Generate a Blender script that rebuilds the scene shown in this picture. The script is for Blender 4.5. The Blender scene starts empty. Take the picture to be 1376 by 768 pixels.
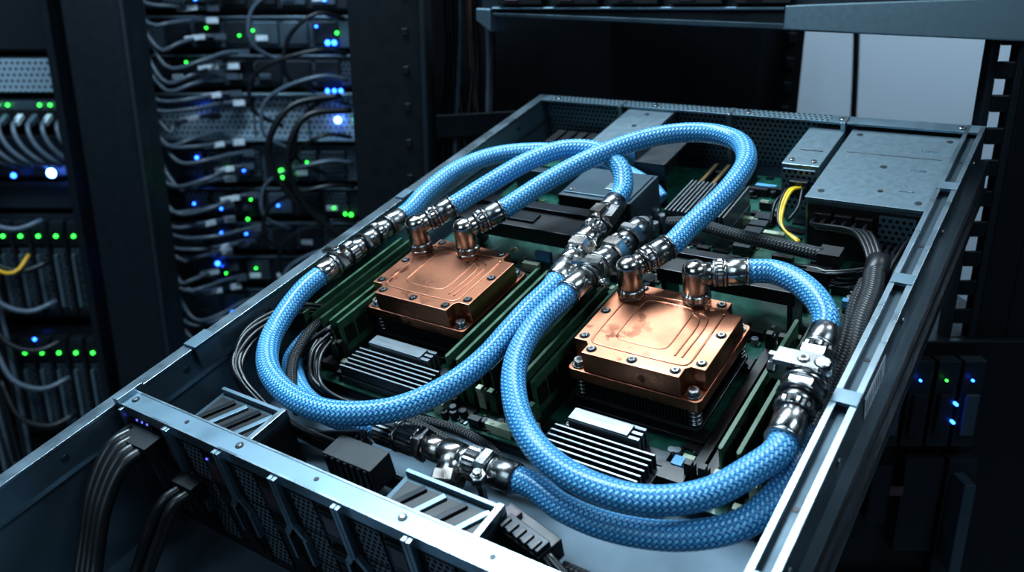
import bpy, math, random
from mathutils import Vector, Matrix
random.seed(7)
V=Vector
vs=bpy.context.scene.view_settings
vs.view_transform='Standard'
for L_ in ('Medium High Contrast','Standard - Medium High Contrast'):
    try: vs.look=L_;break
    except Exception: pass
print('LOOK',vs.look)
# ------------------------------------------------------------------ frames
CAM=Matrix.Translation((0,0,1.5))@Matrix.Rotation(math.radians(72),4,'X')
_M=[[0.81999,0.54907,-0.16165],[-0.18272,0.51876,0.83517],[0.54243,-0.65529,0.5257]]
_T=(-.26853,-.07486,-.6017)
LM=Matrix([[*_M[i],_T[i]] for i in range(3)]+[[0,0,0,1]])
SRV=CAM@LM            # pose of the pulled-out server tray in the room
ID=Matrix.Identity(4)
# ------------------------------------------------------------------ materials
def nodes(name):
    m=bpy.data.materials.new(name);m.use_nodes=True
    nt=m.node_tree;return m,nt,nt.nodes['Principled BSDF']
def mt(nt,op,a,b=None,c=None):
    n=nt.nodes.new('ShaderNodeMath');n.operation=op
    for i,x in enumerate((a,b,c)):
        if x is None: continue
        if isinstance(x,(int,float)): n.inputs[i].default_value=x
        else: nt.links.new(x,n.inputs[i])
    return n.outputs[0]
def mix(nt,f,a,b):
    n=nt.nodes.new('ShaderNodeMix');n.data_type='RGBA'
    if isinstance(f,(int,float)): n.inputs[0].default_value=f
    else: nt.links.new(f,n.inputs[0])
    for i,x in ((6,a),(7,b)):
        if isinstance(x,tuple): n.inputs[i].default_value=(*x,1)
        else: nt.links.new(x,n.inputs[i])
    return n.outputs[2]
def noise(nt,scale,detail=3,co='Object',sc=None):
    tc=nt.nodes.new('ShaderNodeTexCoord');src=tc.outputs[co]
    if sc:
        mp=nt.nodes.new('ShaderNodeMapping');mp.inputs['Scale'].default_value=sc
        nt.links.new(src,mp.inputs[0]);src=mp.outputs[0]
    n=nt.nodes.new('ShaderNodeTexNoise');n.inputs['Scale'].default_value=scale;n.inputs['Detail'].default_value=detail
    nt.links.new(src,n.inputs[0]);return n.outputs[0]
def ramp(nt,f,a,b):
    n=nt.nodes.new('ShaderNodeMapRange');nt.links.new(f,n.inputs[0])
    n.inputs[1].default_value=a;n.inputs[2].default_value=b;return n.outputs[0]
def bump(nt,b,h,s=.3,d=.001):
    n=nt.nodes.new('ShaderNodeBump');n.inputs['Strength'].default_value=s;n.inputs['Distance'].default_value=d
    nt.links.new(h,n.inputs['Height']);nt.links.new(n.outputs[0],b.inputs['Normal'])
def mat(name,col,metal=0.,rough=.5,ns=60,var=.25,rv=.12,bmp=0,sc=None,col2=None,spec=.5,coat=0):
    m,nt,b=nodes(name)
    n=noise(nt,ns,4,sc=sc)
    f=ramp(nt,n,.35,.65)
    c2=col2 or tuple(x*(1-var) for x in col)
    nt.links.new(mix(nt,f,col,c2),b.inputs['Base Color'])
    b.inputs['Metallic'].default_value=metal
    r=mt(nt,'MULTIPLY_ADD',f,rv,rough-rv/2);nt.links.new(r,b.inputs['Roughness'])
    b.inputs['Specular IOR Level'].default_value=spec
    b.inputs['Coat Weight'].default_value=coat
    if bmp: bump(nt,b,n,bmp,.0006)
    return m
def emat(name,col,s):
    m,nt,b=nodes(name);b.inputs['Base Color'].default_value=(*col,1)
    b.inputs['Emission Color'].default_value=(*col,1);b.inputs['Emission Strength'].default_value=s;return m
def perf(name,col,hole,ax,pitch=.0035,rad=.33,metal=.8,rough=.4):
    m,nt,b=nodes(name)
    tc=nt.nodes.new('ShaderNodeTexCoord');s=nt.nodes.new('ShaderNodeSeparateXYZ');nt.links.new(tc.outputs['Object'],s.inputs[0])
    a=mt(nt,'DIVIDE',s.outputs[ax[0]],pitch);c=mt(nt,'DIVIDE',s.outputs[ax[1]],pitch)
    row=mt(nt,'FLOOR',c);off=mt(nt,'MULTIPLY',mt(nt,'FLOORED_MODULO',row,2.),.5)
    fa=mt(nt,'SUBTRACT',mt(nt,'FRACT',mt(nt,'ADD',a,off)),.5);fc=mt(nt,'SUBTRACT',mt(nt,'FRACT',c),.5)
    d=mt(nt,'SQRT',mt(nt,'ADD',mt(nt,'MULTIPLY',fa,fa),mt(nt,'MULTIPLY',fc,fc)))
    h=ramp(nt,d,rad,rad-.08)
    nt.links.new(mix(nt,h,col,hole),b.inputs['Base Color'])
    nt.links.new(mt(nt,'MULTIPLY',mt(nt,'SUBTRACT',1.,h),metal),b.inputs['Metallic'])
    nt.links.new(mt(nt,'MULTIPLY_ADD',h,.5,rough),b.inputs['Roughness'])
    nt.links.new(mt(nt,'MULTIPLY',mt(nt,'SUBTRACT',1.,h),.5),b.inputs['Specular IOR Level'])
    bump(nt,b,d,.4,.0005);return m
def braid(name,dark,pale,N,pitch,rough=.38,coat=.15,second=.35):
    m,nt,b=nodes(name)
    uv=nt.nodes.new('ShaderNodeUVMap');s=nt.nodes.new('ShaderNodeSeparateXYZ');nt.links.new(uv.outputs[0],s.inputs[0])
    a=mt(nt,'MULTIPLY',s.outputs[0],N);c=mt(nt,'DIVIDE',s.outputs[1],pitch)
    p=mt(nt,'ADD',a,c);q=mt(nt,'SUBTRACT',a,c)
    fp=mt(nt,'FRACT',p);fq=mt(nt,'FRACT',q)
    def peak(x): return mt(nt,'SUBTRACT',1.,mt(nt,'ABSOLUTE',mt(nt,'MULTIPLY_ADD',x,2.,-1.)))
    tp=peak(fp);tq=peak(fq)
    ck=mt(nt,'FLOORED_MODULO',mt(nt,'ADD',mt(nt,'FLOOR',p),mt(nt,'FLOOR',q)),2.)
    f1=mt(nt,'MULTIPLY',ramp(nt,tp,.2,.7),ck)
    f2=mt(nt,'MULTIPLY',mt(nt,'MULTIPLY',ramp(nt,tq,.25,.75),mt(nt,'SUBTRACT',1.,ck)),second)
    f=mt(nt,'ADD',f1,f2)
    n=noise(nt,35,3);f=mt(nt,'MULTIPLY',f,mt(nt,'MULTIPLY_ADD',n,.7,.62));
    nt.links.new(mix(nt,f,dark,pale),b.inputs['Base Color'])
    hgt=mt(nt,'ADD',mt(nt,'MULTIPLY',tp,ck),mt(nt,'MULTIPLY',tq,mt(nt,'SUBTRACT',1.,ck)))
    b.inputs['Roughness'].default_value=rough
    b.inputs['Coat Weight'].default_value=coat;b.inputs['Coat Roughness'].default_value=.2
    bump(nt,b,hgt,.6,.0008);return m

steel=mat('galvanised_steel',(.22,.31,.375),.85,.38,ns=25,var=.2,rv=.12)
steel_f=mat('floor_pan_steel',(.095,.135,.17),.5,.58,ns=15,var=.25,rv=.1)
steel_d=mat('dark_steel',(.08,.115,.14),.8,.42,ns=30)
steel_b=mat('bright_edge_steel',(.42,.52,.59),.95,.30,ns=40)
psu_m=mat('psu_zinc_steel',(.24,.32,.37),.8,.38,ns=180,var=.22,rv=.1)
perf_xz=perf('perforated_steel_xz',(.20,.28,.33),(.004,.005,.006),(0,2),.005)
perf_xy=perf('perforated_steel_xy',(.20,.28,.33),(.004,.005,.006),(0,1),.005)
perf_blk=perf('perforated_black_xz',(.14,.17,.20),(.002,.002,.003),(0,2),.0042,metal=.4,rad=.36)
m,nt,b=nodes('copper')
n1=noise(nt,28,5);n2=noise(nt,220,3);n3=noise(nt,80,6);n4=noise(nt,16,2)
c=mix(nt,ramp(nt,n1,.35,.68),(.60,.265,.165),(.40,.165,.10))
c=mix(nt,mt(nt,'MULTIPLY',mt(nt,'MULTIPLY',ramp(nt,n3,.55,.62),ramp(nt,n4,.45,.6)),.85),c,(.12,.045,.03))
nt.links.new(c,b.inputs['Base Color']);b.inputs['Metallic'].default_value=1
nt.links.new(mt(nt,'MULTIPLY_ADD',ramp(nt,n1,.3,.7),.16,.26),b.inputs['Roughness'])
bump(nt,b,n2,.12,.0003);copper=m
chrome=mat('nickel_plated',(.56,.56,.555),1,.24,ns=120,var=.2,rv=.14)
chrome_d=mat('gunmetal_nickel',(.34,.34,.345),1,.28,ns=120,var=.3,rv=.15)
chrome_w=mat('warm_nickel',(.54,.49,.46),1,.22,ns=90,var=.25,rv=.14)
blk=mat('black_plastic',(.010,.011,.013),0,.42,ns=50)
blk2=mat('black_anodised',(.020,.023,.028),.5,.35,ns=50)
blkc=mat('black_cable',(.008,.009,.011),0,.38,ns=50)
loom=braid('black_loom_braid',(.004,.004,.005),(.07,.075,.08),12,.26,.5,coat=0)
blue=braid('blue_braided_hose',(.002,.105,.34),(.23,.66,.92),15,.34,.36,coat=.35,second=.42)
pcb=mat('pcb_green',(.006,.050,.036),0,.35,ns=160,col2=(.012,.09,.062),coat=.2)
ramg=mat('memory_pcb',(.020,.072,.040),0,.42,ns=100,col2=(.045,.105,.055))
chip=mat('chip_black',(.010,.011,.012),0,.4)
cream=mat('cream_plastic',(.40,.44,.32),0,.5)
silver=mat('heatsink_aluminium',(.25,.28,.30),.9,.40,ns=60,sc=(1,8,1))
alu_d=mat('heatsink_dark',(.085,.095,.105),.85,.38)
gold=mat('gold_pad',(.6,.42,.15),1,.35)
yel=mat('yellow_wire',(.75,.50,.03),0,.4)
white=mat('label_white',(.60,.66,.72),0,.5)
paleb=mat('pale_blue_plastic',(.12,.36,.60),0,.4)
wine=mat('burgundy_latch',(.075,.035,.045),0,.35,coat=.4)
rackb=mat('rack_black_paint',(.007,.011,.016),.2,.45)
rackg=mat('rack_device_grey',(.095,.13,.165),.6,.45,ns=20)
rackm=mat('rack_rail_dark',(.03,.04,.05),.5,.45,ns=20)
devd=mat('device_dark',(.020,.027,.035),.4,.42,ns=20)
devl=perf('device_vent_light',(.30,.38,.45),(.05,.065,.08),(0,2),.012,metal=.3)
devv=perf('device_vent_dark',(.06,.08,.10),(.005,.006,.008),(0,2),.010,metal=.4)
cabg=mat('grey_cable',(.085,.11,.14),0,.4)
ledb=emat('led_blue',(.02,.12,1.),12);ledg=emat('led_green',(.05,1.,.08),3.5);ledw=emat('led_bluewhite',(.10,.25,1.),24)
ledr=emat('led_red',(1.,.05,.03),3);ledy=mat('orange_tag',(.7,.38,.03),0,.5)
ledv=emat('led_violet',(.12,.14,1.),1.6)
# ------------------------------------------------------------------ mesh builder
def resample(pts,step):
    P=[V(p) for p in pts]
    if len(P)==2: dense=[P[0].lerp(P[1],i/20) for i in range(21)]
    else:
        E=[P[0]*2-P[1]]+P+[P[-1]*2-P[-2]];dense=[]
        for i in range(1,len(E)-2):
            p0,p1,p2,p3=E[i-1:i+3]
            t0=0;t1=max((p1-p0).length,1e-6)**.5;t2=t1+max((p2-p1).length,1e-6)**.5;t3=t2+max((p3-p2).length,1e-6)**.5
            for k in range(16):
                t=t1+(t2-t1)*k/16
                A1=p0*((t1-t)/(t1-t0))+p1*((t-t0)/(t1-t0));A2=p1*((t2-t)/(t2-t1))+p2*((t-t1)/(t2-t1));A3=p2*((t3-t)/(t3-t2))+p3*((t-t2)/(t3-t2))
                B1=A1*((t2-t)/(t2-t0))+A2*((t-t0)/(t2-t0));B2=A2*((t3-t)/(t3-t1))+A3*((t-t1)/(t3-t1))
                dense.append(B1*((t2-t)/(t2-t1))+B2*((t-t1)/(t2-t1)))
        dense.append(P[-1])
    L=[0]
    for a,b_ in zip(dense,dense[1:]): L.append(L[-1]+(b_-a).length)
    n=max(2,int(L[-1]/step));out=[];j=0
    for i in range(n+1):
        s=L[-1]*i/n
        while j<len(L)-2 and L[j+1]<s: j+=1
        d=L[j+1]-L[j];out.append(dense[j].lerp(dense[j+1],(s-L[j])/d if d>1e-9 else 0))
    return out,L[-1]
def basis(d):
    d=d.normalized();a=V((0,0,1)) if abs(d.z)<.9 else V((1,0,0))
    u=d.cross(a).normalized();return u,d.cross(u).normalized()
class MB:
    def __init__(s,name,frame=SRV,unit=.01,bevel=0):
        s.name=name;s.fr=frame;s.un=unit;s.v=[];s.f=[];s.mi=[];s.sm=[];s.uv=[];s.mats=[];s.bev=bevel
    def m(s,mt_):
        if mt_ not in s.mats: s.mats.append(mt_)
        return s.mats.index(mt_)
    def face(s,idx,mt_,sm=False,uv=None):
        s.f.append(idx);s.mi.append(s.m(mt_));s.sm.append(sm);s.uv.append(uv or [(0,0)]*len(idx))
    def box(s,x0,x1,y0,y1,z0,z1,mt_,top=None):
        s.hexa([(x0,y0,z0),(x1,y0,z0),(x1,y1,z0),(x0,y1,z0),(x0,y0,z1),(x1,y0,z1),(x1,y1,z1),(x0,y1,z1)],mt_,top)
    def hexa(s,c,mt_,top=None):
        k=len(s.v);s.v+=[V(p) for p in c]
        for i,q in enumerate(((0,3,2,1),(4,5,6,7),(0,1,5,4),(1,2,6,5),(2,3,7,6),(3,0,4,7))):
            s.face([k+j for j in q],top if (top and i==1) else mt_)
    def obox(s,c,d,l,w,h,mt_,up=V((0,0,1))):
        c=V(c);d=V(d).normalized();u=up.cross(d)
        u=u.normalized() if u.length>1e-4 else V((1,0,0));n=d.cross(u)
        P=[]
        for sz in (-1,1):
            for sx,sy in ((-1,-1),(1,-1),(1,1),(-1,1)): P.append(c+d*sx*l/2+u*sy*w/2+n*sz*h/2)
        s.hexa(P,mt_)
    def prism(s,poly,z0,z1,mt_):
        k=len(s.v);n=len(poly);s.v+=[V((x,y,z0)) for x,y in poly]+[V((x,y,z1)) for x,y in poly]
        s.face([k+i for i in reversed(range(n))],mt_);s.face([k+n+i for i in range(n)],mt_)
        for i in range(n): j=(i+1)%n;s.face([k+i,k+j,k+n+j,k+n+i],mt_)
    def lathe(s,p0,d,prof,mt_,n=28,sm=True,kn=0):
        p0=V(p0);d=V(d).normalized();u,w=basis(d);k=len(s.v)
        for t,r in prof:
            for i in range(n):
                a=2*math.pi*i/n;rr=r*(1+(kn if i%2 else -kn))
                s.v.append(p0+d*t+(u*math.cos(a)+w*math.sin(a))*rr)
        for j in range(len(prof)-1):
            flat=abs(prof[j][0]-prof[j+1][0])<1e-4
            for i in range(n):
                q=(i+1)%n;s.face([k+j*n+i,k+j*n+q,k+(j+1)*n+q,k+(j+1)*n+i],mt_,sm and not flat and not kn)
        if prof[0][1]>1e-3: s.face([k+i for i in reversed(range(n))],mt_)
        if prof[-1][1]>1e-3: s.face([k+(len(prof)-1)*n+i for i in range(n)],mt_)
    def cyl(s,p0,d,l,r,mt_,n=16,ch=.12,kn=0):
        c=min(ch,l/3,r/3);s.lathe(p0,d,[(0,r-c),(c,r),(l-c,r),(l,r-c)],mt_,n,False if (n<=8 or kn) else True,kn)
    def chain(s,p0,d,segs):
        p=V(p0);d=V(d).normalized()
        for l,r,k,mt_ in segs:
            if k=='h': s.cyl(p,d,l,r*1.1,mt_,6,.12)
            elif k=='k': s.cyl(p,d,l,r,mt_,44,.1,.03)
            elif k=='t': s.lathe(p,d,[(0,r*.82),(l,r)],mt_)
            elif k=='T': s.lathe(p,d,[(0,r),(l,r*.8)],mt_)
            else: s.cyl(p,d,l,r,mt_,28,.1)
            p=p+d*l
        return p
    def tube(s,pts,r,mt_,n=20,step=.3,flat=1.):
        C,L=resample(pts,step);k=len(s.v);u=None;m_=len(C)
        for j,c in enumerate(C):
            d=(C[min(j+1,m_-1)]-C[max(j-1,0)]).normalized()
            if u is None: u,_=basis(d)
            u=(u-d*u.dot(d)).normalized();w=d.cross(u)
            for i in range(n):
                a=2*math.pi*i/n;s.v.append(c+(u*math.cos(a)+w*math.sin(a))*r)
        for j in range(m_-1):
            y0=L*j/(m_-1);y1=L*(j+1)/(m_-1)
            for i in range(n):
                q=(i+1)%n
                s.face([k+j*n+i,k+j*n+q,k+(j+1)*n+q,k+(j+1)*n+i],mt_,True,[(i/n,y0),((i+1)/n,y0),((i+1)/n,y1),(i/n,y1)])
        s.face([k+i for i in reversed(range(n))],mt_);s.face([k+(m_-1)*n+i for i in range(n)],mt_)
    def bundle(s,pts,cnt,spread,r,mt_,n=8,step=.5,jit=.15):
        for i in range(cnt):
            a=2*math.pi*i/max(cnt,1)+random.random();q=spread*math.sqrt(random.random()*.8+.2)
            P=[V(p)+V((math.cos(a+.5*j)*q,random.uniform(-jit,jit),math.sin(a+.5*j)*q))+V((random.uniform(-jit,jit),0,random.uniform(-jit,jit))) for j,p in enumerate(pts)]
            s.tube(P,r,mt_,n,step)
    def screw(s,x,y,z,r=.32,mt_=None,d=(0,0,1)):
        s.cyl((x,y,z),d,.16,r,mt_ or chrome,16,.05)
        p=V((x,y,z))+V(d)*.14;s.cyl(p,d,.035,r*.5,blk,6,.01)
    def done(s,parent=None):
        me=bpy.data.meshes.new(s.name);me.from_pydata([tuple(p*s.un) for p in s.v],[],s.f)
        for m_ in s.mats: me.materials.append(m_)
        me.polygons.foreach_set('material_index',s.mi);me.polygons.foreach_set('use_smooth',s.sm)
        uvl=me.uv_layers.new(name='UVMap');fl=[c for f in s.uv for p in f for c in p];uvl.data.foreach_set('uv',fl)
        me.update();o=bpy.data.objects.new(s.name,me);bpy.context.collection.objects.link(o)
        if parent: o.parent=parent
        else: o.matrix_world=s.fr
        if s.bev:
            b_=o.modifiers.new('bevel','BEVEL');b_.width=s.bev*s.un;b_.segments=2;b_.limit_method='ANGLE';b_.angle_limit=math.radians(50)
        return o
# ================================================================== SERVER (cm, tray-local)
ZF=-7.0;ZP=-6.0;ZB=-11.
YF=-1.3      # front face of fan row
c=MB('server_chassis',bevel=.05)
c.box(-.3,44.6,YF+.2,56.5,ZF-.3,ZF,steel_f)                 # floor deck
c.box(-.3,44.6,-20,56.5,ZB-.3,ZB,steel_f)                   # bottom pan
# left wall, rolled rim
c.box(-.35,-.1,-20,56.5,ZB,0,steel); c.box(-1.05,.08,-20,56.5,-.12,.1,steel_b);c.box(-1.15,-1.0,-20,56.5,-1.2,.05,steel)
c.box(-.1,.15,-20,56.5,-2.6,-2.4,steel_d)
for y in (-12,-6,4.2,12.5,24,37,50): c.cyl((-.12,y,-1.2),(1,0,0),.12,.3,steel_d,12,.03)
c.box(-.9,.5,5.2,7.2,.1,.35,steel);c.box(.3,.5,5.2,7.2,-1.6,.3,steel);c.box(-.8,.2,30,31.6,.1,.3,steel)
c.box(-.1,.5,-1.5,.6,-2.4,.55,steel_b)
# right double wall
c.box(43.35,43.55,-20,56.5,ZB,0,steel);c.box(44.45,44.65,-20,56.5,ZB,0,steel_d)
c.box(43.25,43.6,-20,56.5,-.1,.12,steel_b);c.box(44.35,44.72,-20,56.5,-.1,.12,steel_b);c.box(43.55,44.4,-20,56.5,-.6,-.42,steel_d)
for y in (3,17,30,44): c.box(43.3,44.7,y,y+1.2,-.05,.2,steel)
for y in (-2,9,22,36,50): c.cyl((43.97,y,-.42),(0,0,1),.03,.2,blk,12,.01)
c.box(44.65,45.3,-20,56,-6.2,-2.9,steel_d);c.box(45.1,45.5,-20,56,-5.9,-5.5,blk2);c.box(45.1,45.5,-20,56,-3.5,-3.2,blk2)
c.box(44.66,44.72,19,23.5,-2.5,-.9,white)
for k in range(7): c.box(44.71,44.73,19.4+k*.5,19.6+k*.5,-2.2,-1.3,blk)
for y in (6,14,28,40,52): c.cyl((44.6,y,-1.4),(1,0,0),.15,.25,chrome_d,12,.04)
# rear wall
c.box(-.3,44.6,56.2,56.5,ZB,0,steel);c.box(.2,33.2,56.05,56.2,-5.5,-.5,perf_xz)
c.box(-.3,44.6,55.0,56.5,-.12,.1,steel);c.box(1,32,55.1,56.4,.1,.14,perf_xy)
for x in (2,14,24,33,43): c.screw(x,55.6,.1,.3,chrome_d)
for x in (10.2,22.3,33.3): c.box(x-.2,x+.2,54.6,56.2,ZF,.25,steel_b)
# fan wall crossbar
c.box(-.1,43.4,YF,.05,-.1,.12,steel);c.box(-.1,43.4,YF-.12,YF+.03,-.75,.16,steel_b);c.box(-.1,43.4,-.05,.1,-1.6,.16,steel_b)
c.box(-.1,43.4,.05,.2,-6.9,-5.6,steel)
for x in (1.2,12.4,26.0,38): c.cyl((x,-.62,.1),(0,0,1),.08,.28,blk,14,.02);c.cyl((x,-.62,.1),(0,0,1),.14,.17,chrome,6,.02)
for x in (7.0,19.3,32): c.cyl((x,-.6,.1),(0,0,1),.05,.17,blk,12,.01)
c.done()

# fan modules under crossbar
f=MB('fan_module_row',bevel=.04)
for i in range(8):
    x=.75+i*5.3;Y=YF
    f.box(x,x+5.1,Y+.1,-.1,ZB,-.75,blk)
    f.box(x+.45,x+2.45,Y+.02,Y+.1,-9.9,-1.2,perf_blk)
    for xx in (x+.32,x+2.45): f.box(xx,xx+.12,Y-.04,Y+.1,-10,-1.1,blk2)
    f.box(x+.32,x+2.57,Y-.04,Y+.1,-1.15,-1.0,blk2)
    for zz in (-4.2,-7.2): f.box(x+.32,x+2.57,Y-.04,Y+.1,zz-.1,zz,blk2)
    # latch column
    f.box(x+2.75,x+4.7,Y-.02,Y+.1,-10,-1.0,blk2);f.box(x+2.9,x+4.55,Y-.16,Y-.02,-3.9,-1.3,blk);f.box(x+3.15,x+4.3,Y-.22,Y-.16,-3.3,-1.8,wine)
    for (ax,bx,az,bz) in ((x+3.05,x+4.4,-1.75,-1.6),(x+3.05,x+4.4,-3.5,-3.35),(x+3.05,x+3.15,-3.5,-1.6),(x+4.3,x+4.4,-3.5,-1.6)): f.box(ax,bx,Y-.26,Y-.16,az,bz,steel_d)
    f.box(x+2.95,x+4.5,Y-.3,Y-.02,-5.6,-4.5,blk);f.box(x+3.1,x+4.35,Y-.38,Y-.3,-5.3,-4.8,rackm)
    f.box(x+2.95,x+4.5,Y-.12,Y-.02,-9.2,-6.2,blk)
    for k in range(5): f.box(x+3.1,x+4.35,Y-.16,Y-.12,-6.8-k*.45,-6.65-k*.45,rackm)
    # silver retaining brackets, one each side of the module
    for xx,sg in ((x-.02,1),(x+4.93,-1)):
        f.box(xx-.12,xx+.16,Y-.5,Y+.1,-4.2,-.02,steel_b)
        f.obox((xx+.02+.33*sg,Y-.25,-4.65),(.65*sg,0,-1.0),1.25,.45,.34,steel_b,up=V((0,1,0)))
        f.box(xx+.6*sg-.12,xx+.6*sg+.16,Y-.48,Y+.0,-7.4,-5.0,steel_b)
    if i==0:
        for k in range(3): f.box(x+.8+k*.6,x+.95+k*.6,Y-.1,Y,-1.08,-.93,ledv)
    elif i==1: f.box(x+3.2,x+3.35,Y-.26,Y-.16,-1.55,-1.42,ledv)
f.done()

# fans behind the bar
def fan(x0,x1,y0,y1,z):
    g=MB('cooling_fan',bevel=.04)
    g.box(x0,x1,y0,y1,ZF,z-.4,blk);g.box(x0-.1,x1+.1,y0,y1,z-.4,z,steel_d)
    g.box(x0+.3,x1-.6,y0+.35,y1-.6,z,z+.06,blk)
    for i in range(4):
        xx=x0+1.2+(x1-x0-2.6)*i/3;g.obox((xx,(y0+y1)/2-.1,z+.14),(.55,1,0),(y1-y0)*.78,.42,.2,steel if i%2 else blk2)
    g.box(x0,x1,y1-.3,y1,z,z+.45,steel);g.box(x1-.35,x1+.1,y0,y1,z,z+.6,steel_b);g.cyl((x0+.5,y0+.5,z),(0,0,1),.15,.25,chrome,10,.03)
    g.screw(x1-.8,y1-.7,z,.25)
    g.done()
fan(4.6,11.2,.35,4.0,-1.6);fan(22.0,29.2,.35,3.9,-2.4)

# motherboard
p=MB('server_motherboard')
p.box(.9,42.6,11.6,54.5,ZP-.16,ZP,pcb)
for x in (1.5,14,28,41.8):
    for y in (12,30,45): p.cyl((x,y,ZF),(0,0,1),ZP-.16-ZF,.3,gold,8,.02)
def scatter(x0,x1,y0,y1,n):
    for _ in range(n):
        x=random.uniform(x0,x1);y=random.uniform(y0,y1);k=random.random()
        if k<.45: w=random.uniform(.12,.35);p.box(x,x+w,y,y+w*1.6,ZP,ZP+.12,random.choice([chip,chip,cream,gold,silver]))
        elif k<.7: w=random.uniform(.5,1.4);p.box(x,x+w,y,y+w*random.uniform(.6,1.2),ZP,ZP+.2,chip)
        elif k<.85: p.cyl((x,y,ZP),(0,0,1),random.uniform(.5,.9),.3,random.choice([silver,chip,alu_d]),12,.05)
        else: p.box(x,x+random.uniform(.6,2.2),y,y+.5,ZP,ZP+.8,random.choice([blk,blk,blk,blk,cream,paleb]))
scatter(8,17,12,17,50);scatter(1.2,8,11.8,13.4,30);scatter(17,26,11.8,13.4,60);scatter(26,42,11.7,13.6,60);scatter(34,36,12,16,20)
scatter(20,33,34,54,190);scatter(40.8,42.4,14,40,70);scatter(4,20,28,34,60);scatter(1.5,12,36,54,90);scatter(25,41,26,31,60);scatter(33,41,33,40,60);scatter(17,25.5,28,34,40)
for i in range(4): p.box(21+i*1.3,21.5+i*1.3,47,54,ZP,ZP+1.1,blk);p.box(21.15+i*1.3,21.35+i*1.3,47.2,53.8,ZP+1.1,ZP+1.13,gold)
for i in range(5): p.box(28.5,30,39.5+i*1.3,40.5+i*1.3,ZP,ZP+.9,alu_d)
for x,y in ((17.3,15.2),(14.2,16.0),(35.2,14.0),(41.8,12.3),(1.5,12.2),(9,34)): p.cyl((x,y,ZP),(0,0,1),.03,.4,gold,16,.01);p.screw(x,y,ZP+.02,.27)
p.box(16.6,17.6,12.0,13.0,ZP,ZP+1.1,cream);p.box(24.3,25.2,12.1,13.3,ZP,ZP+1.0,cream)
p.box(34.5,36.2,12.0,13.2,ZP,ZP+1.2,blk);p.box(34.7,35.4,13.6,14.4,ZP,ZP+.9,paleb)
p.done()

d=MB('memory_module_bank',bevel=0)
def dimm(x,y0=13.6,y1=27.4,full=True,lat=cream,zt=-2.2):
    d.box(x-.32,x+.32,y0,y1,ZP,ZP+.85,chip)
    for yy,mm in ((y0-.1,lat),(y1-.4,blk)): d.box(x-.3,x+.3,yy,yy+.55,ZP+.3,ZP+1.9,mm);d.box(x-.22,x+.22,yy-.12,yy+.35,ZP+1.9,ZP+2.25,mm)
    if full:
        d.box(x-.08,x+.08,y0+.4,y1-.4,ZP+.6,zt,ramg)
        for k in range(9):
            yy=y0+.8+k*1.38
            if k==4: continue
            d.box(x-.2,x+.2,yy,yy+1.05,zt-2.2,zt-.75,chip)
        d.box(x-.13,x+.13,y0+.5,y1-.5,zt-.45,zt+.02,ramg)
for i,x in enumerate((1.7,2.75,3.8,4.85,5.7)): dimm(x,13.9,27.6,True,cream if i%2 else blk)
for i,x in enumerate((17.0,18.0,19.0,20.0,21.0)): dimm(x,13.7,27.2,True,cream if i in(0,3) else ramg)
for i,x in enumerate((22.5,23.5,24.5)): dimm(x,13.6,26.9,True,ramg)
for i,x in enumerate((36.3,37.2)): dimm(x,12.9,27.2,False,blk)
for i,x in enumerate((38.2,39.3,40.4)): dimm(x,12.8,27.4,True,cream if i!=1 else blk)
d.done()

# VRM heatsinks
def vrm(x0,x1,y0,y1,nm='finned_heatsink'):
    h=MB(nm,bevel=.03)
    h.box(x0,x1,y0,y1,ZP+.05,ZP+.7,alu_d)
    n=9
    for i in range(n):
        y=y0+.1+(y1-y0-.3)*i/(n-1)
        if i<6: h.box(x0+.2*((i)%2),x1-.3,y,y+.2,ZP+.7,ZP+1.7,alu_d)
        else: h.box(x0+.9,x1-1.6,y,y+.28,ZP+.7,ZP+2.1,silver)
        if i<6: h.box(x0+.1,x1-.3,y,y+.16,ZP+1.7,ZP+1.76,silver)  # silver caps put the light on the fin tops into the colour
    h.box(x0+.9,x1-2.4,y1-1.15,y1-.1,ZP+1.9,ZP+2.25,silver)
    h.box(x1-.35,x1+.5,y0+.3,y0+1.2,ZP+.3,ZP+.8,alu_d);h.screw(x1+.15,y0+.7,ZP+.8,.25);h.screw(x0+.35,y1-.4,ZP+.7,.25)
    h.done()
vrm(7.3,15.9,11.9,15.9);vrm(26.6,34.3,10.4,14.6)

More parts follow.
